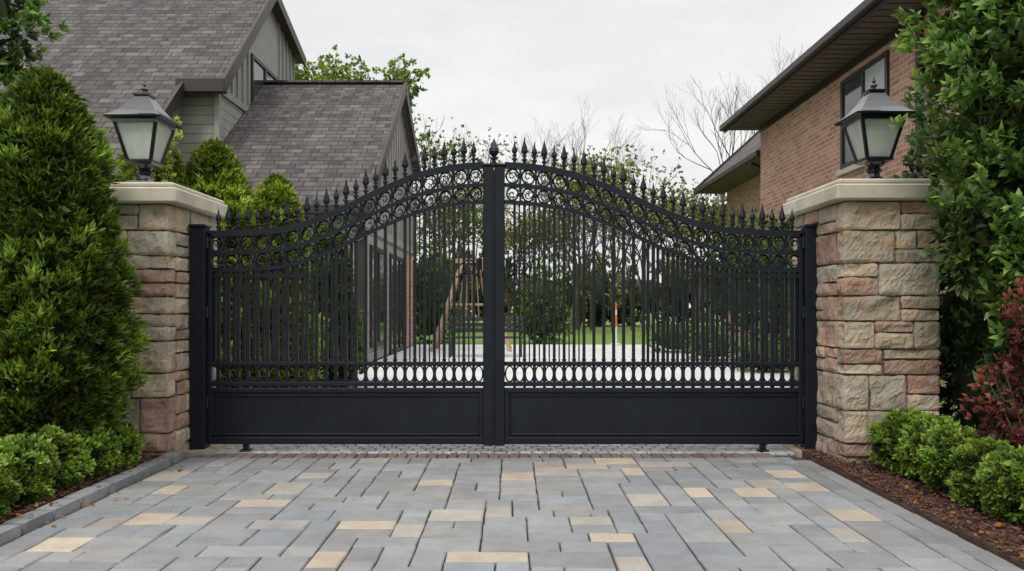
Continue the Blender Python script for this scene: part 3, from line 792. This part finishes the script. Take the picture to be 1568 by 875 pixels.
blobfoliage('foliage',bl,2200,11,.092,.038,(.035,.09,.022),(.28,.42,.09),g,M_gloss,spread=1.0,up=.6,inner=.5,lump=.32,freq=2.6,corek=.45)
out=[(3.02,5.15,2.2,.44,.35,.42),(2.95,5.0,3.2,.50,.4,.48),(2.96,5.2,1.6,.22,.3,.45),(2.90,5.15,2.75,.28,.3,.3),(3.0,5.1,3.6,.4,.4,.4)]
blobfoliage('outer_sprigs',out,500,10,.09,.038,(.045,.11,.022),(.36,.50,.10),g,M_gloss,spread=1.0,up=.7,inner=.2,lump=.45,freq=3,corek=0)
mb=MB()
mb.tube([(3.5,5.1,0),(3.47,5.1,.6),(3.5,5.05,1.4),(3.45,5.0,2.4),(3.5,4.95,3.4)],[.06,.05,.045,.035,.015],8)
for q in bl+out: mb.tube([(3.48,5.05,q[2]-.4),((3.48+q[0])/2,5.05,q[2]-.15),(q[0],q[1],q[2])],[.025,.02,.01],6)
for k in range(60):
    q=random.choice(bl+out*2); d=Vector((R(-1,.3),R(-1,.5),R(0,1))).normalized()
    p=Vector(q[:3]); mb.tube([p,p+d*q[3]*.6,p+d*q[3]*1.0],[.009,.006,.003],5)
mb.obj('trunk_and_limbs',[M_bark],g,smooth=True)
g=group('evergreen_hedge')
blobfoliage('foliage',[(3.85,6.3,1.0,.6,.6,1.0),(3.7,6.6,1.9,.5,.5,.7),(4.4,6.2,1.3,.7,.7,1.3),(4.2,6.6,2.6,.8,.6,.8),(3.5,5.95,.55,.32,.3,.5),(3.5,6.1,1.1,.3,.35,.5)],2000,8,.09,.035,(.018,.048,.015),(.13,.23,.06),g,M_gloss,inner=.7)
g=group('red_barberry_bush')
blobfoliage('foliage',[(3.05,4.55,.72,.30,.28,.38),(2.98,4.5,1.02,.18,.2,.24),(2.93,4.75,.42,.22,.2,.24)],560,7,.045,.022,(.10,.03,.025),(.44,.12,.09),g,M_leaf,inner=.3,lump=.4,freq=5,corek=0)
mb=MB()
for k in range(22):
    d=Vector((R(-.4,.4),R(-.5,.5),1)).normalized(); p=Vector((3.05,4.6,0)); mb.tube([p,p+d*.4+Vector((0,0,.05)),p+d*R(.7,.95)],[.008,.006,.002],5)
mb.obj('stems',[M_bark],g)
g=group('broadleaf_tree')
blobfoliage('foliage',[(-4.35,6.5,3.55,.5,.5,.6),(-4.3,6.4,3.0,.35,.4,.35),(-4.7,6.6,4.1,.6,.5,.5)],600,10,.09,.04,(.03,.07,.016),(.2,.31,.05),g,M_gloss,inner=.4,lump=.3,corek=.4)
mb=MB(); mb.tube([(-4.6,6.7,0),(-4.58,6.7,1.5),(-4.5,6.6,3),(-4.6,6.6,4.2)],[.09,.07,.05,.02],8); mb.obj('trunk',[M_bark],g,smooth=True)
mb=MB(); mb.c=(.38,.37,.33); mb.rough(3.12,3.5,5.75,6.1,.14,.22,step=.05,amp=.006); mb.c=(.22,.21,.2); mb.rough(3.14,3.5,5.78,6.1,-.05,.14,step=.05,amp=.008); mb.obj('stone_edging',[M_stone])
g=group('stone_garden_wall'); st=MB(); 
for r in range(3):
    x=-5.5+R(0,.1)
    while x<-3.2:
        l=R(.2,.36); st.c=tuple(v*.75 for v in stonecol()); st.rough(x,min(x+l,-3.19)-.01,6.2,6.4,-.05+r*.2,.145+r*.2,step=.035,amp=.012); x+=l
st.obj('stones',[M_stone],g)

# ------------------------------------------------------------ vegetation beyond the gate
def dome(name,x,y,r,h,n=500,L=.12,dk=(.04,.09,.018),lt=(.34,.50,.06)):
    g=group(name); blobfoliage('foliage',[(x,y,h*.5,r,r,h*.55),(x+R(-.2,.2)*r,y,h*.35,r*1.1,r,h*.4)],n,8,L,L*.45,dk,lt,g,inner=.7,zmin=0.02,corek=.7)
dome('round_shrub',-2.6,25.5,1.0,3.1); dome('round_shrub',1.05,25.5,.75,2.3); dome('round_shrub',-3.9,27,1.3,3.4,lt=(.16,.26,.05))
for (x,y,z1,r) in ((4.9,11,2.4,.6),(5.3,13,2.6,.7),(5.6,15.2,2.9,.8),(6.0,18,3.2,.9),(6.2,21,3.6,1.0)):
    g=group('evergreen_bush'); blobfoliage('foliage',[(x,y,z1*.45,r,r,z1*.5),(x-.2,y+.3,z1*.7,r*.7,r*.7,z1*.32)],420,8,.12,.05,(.025,.055,.014),(.16,.26,.05),g,inner=.7,zmin=.02)
for (x,y,r,h) in ((4.2,17,.5,.7),(4.0,20,.6,.8),(4.4,14,.5,.6)): dome('low_shrub',x,y,r,h,260,.07,lt=(.30,.42,.06))
for i,(x,y,h) in enumerate(((2.6,34,7.6),(4.6,36,8.3),(0.6,37,5.6),(6.5,38,6.8),(-2.4,36,6.2),(-5.5,34,7.0),(9.2,40,6.8),(8.2,33,5.6))):
    tree('deciduous_tree',x,y,h,trunk=.25,rad=.10,depth=4,nl=6,L=.14,W=.09,dark=(.13,.15,.03),light=(.42,.43,.12),spreadr=.28,prob=.65 if i%2 else .4)
tree('deciduous_tree',-5.75,31,10.7,trunk=.62,rad=.13,depth=4,nl=7,L=.18,W=.11,dark=(.10,.17,.02),light=(.42,.54,.10),spreadr=.2,prob=.5)
tree('deciduous_tree',-8.4,31,10.7,trunk=.65,rad=.13,depth=4,nl=7,L=.18,W=.11,dark=(.10,.17,.02),light=(.42,.54,.10),spreadr=.2,prob=.6)
tree('deciduous_tree',-2.9,33,8.9,trunk=.4,rad=.09,depth=4,nl=4,L=.12,W=.08,dark=(.14,.17,.04),light=(.42,.43,.14),spreadr=.3,prob=.22)
tree('deciduous_tree',-4.5,30,8.6,trunk=.4,rad=.10,depth=4,nl=6,L=.15,W=.09,dark=(.08,.13,.02),light=(.32,.42,.08),spreadr=.22,prob=.4)
tree('bare_tree',10.7,38,13.2,trunk=.25,rad=.12,depth=6,leaf=False,ang=.36)
tree('bare_tree',3.4,41,11.4,trunk=.25,rad=.10,depth=6,leaf=False,ang=.40)
tree('bare_tree',-3.2,42,11.0,trunk=.25,rad=.09,depth=5,leaf=False,ang=.38)
g=group('distant_trees'); bl=[]
for k in range(70):
    x=-42+k*1.25+R(-.5,.5); bl.append((x,46+R(-4,5),R(1.2,2.4),R(1.2,2.2),R(1,2),R(1.5,3.0)))
blobfoliage('foliage',bl,7500,6,.36,.2,(.10,.11,.06),(.32,.31,.14),g,inner=.6,corek=.6,lump=.3,freq=.8,zmin=0)
for k in range(8):
    x=-6+k*2.1+R(-.6,.6); 
    tree('woodland_tree',x,40+R(-2,3),R(6.5,8),trunk=.3,rad=.08,depth=4,leaf=True,nl=4,L=.14,W=.09,dark=(.14,.14,.06),light=(.36,.33,.13),prob=.25)

M_wood=plain('weathered_wood',(.38,.25,.17),.8,.25,8,.3,.005)
M_darkwood=plain('dark_painted_wood',(.03,.03,.032),.6,.2,8,.2,.004)
g=group('wooden_swing_set'); mb=MB(); cx,cy=-1.05,21.0
for s_ in (-1,1):
    for sy in (-.7,.7):
        mb.beam((cx+s_*.25,cy,2.35),(cx+s_*1.0,cy+sy,0),.1,.1,up=(0,1,0))
    mb.beam((cx+s_*.52,cy-.28,1.5),(cx+s_*.52,cy+.28,1.5),.07,.07)
mb.beam((cx-.5,cy,2.35),(cx+.5,cy,2.35),.12,.12); mb.beam((cx-.62,cy-.3,1.2),(cx+.62,cy-.3,1.2),.06,.06)
for k in range(-2,3): mb.tube([(cx+k*.1,cy,2.3),(cx+k*.2,cy,.5)],.014,5)
mb.obj('frame',[M_wood],g)
g=group('garden_bench'); mb=MB(); cx,cy=-.6,18.0
for k in range(4): mb.box(cx-.85,cx+.85,cy+k*.11,cy+k*.11+.09,.42,.46,bev=.005)
for k in range(3): mb.box(cx-.85,cx+.85,cy+.45,cy+.49,.55+k*.13,.64+k*.13,bev=.005)
for s_ in (-.8,0,.8):
    mb.box(cx+s_-.03,cx+s_+.03,cy,cy+.06,0,.42); mb.box(cx+s_-.03,cx+s_+.03,cy+.49,cy+.55,0,.95)
mb.obj('slats_and_legs',[M_darkwood],g)
g=group('traffic_marker_post'); mb=MB(); M_or=plain('orange_plastic',(.75,.16,.03),.5,.1,4,.05,.002); M_wh=plain('white_plastic',(.7,.7,.68),.5,.1,4,.05,.002)
mb.lathe(3.05,23.5,0,[(.15,0),(.15,.05),(.06,.07),(.055,.55)],14,1); mb.lathe(3.05,23.5,.551,[(.055,0),(.052,.35)],14,0); mb.lathe(3.05,23.5,.902,[(.052,0),(.05,.15)],14,1); mb.lathe(3.05,23.5,1.053,[(.05,0),(.045,.18),(.02,.22)],14,0)
mb.obj('post',[M_or,M_wh],g)
print('OBJ',len(bpy.data.objects))
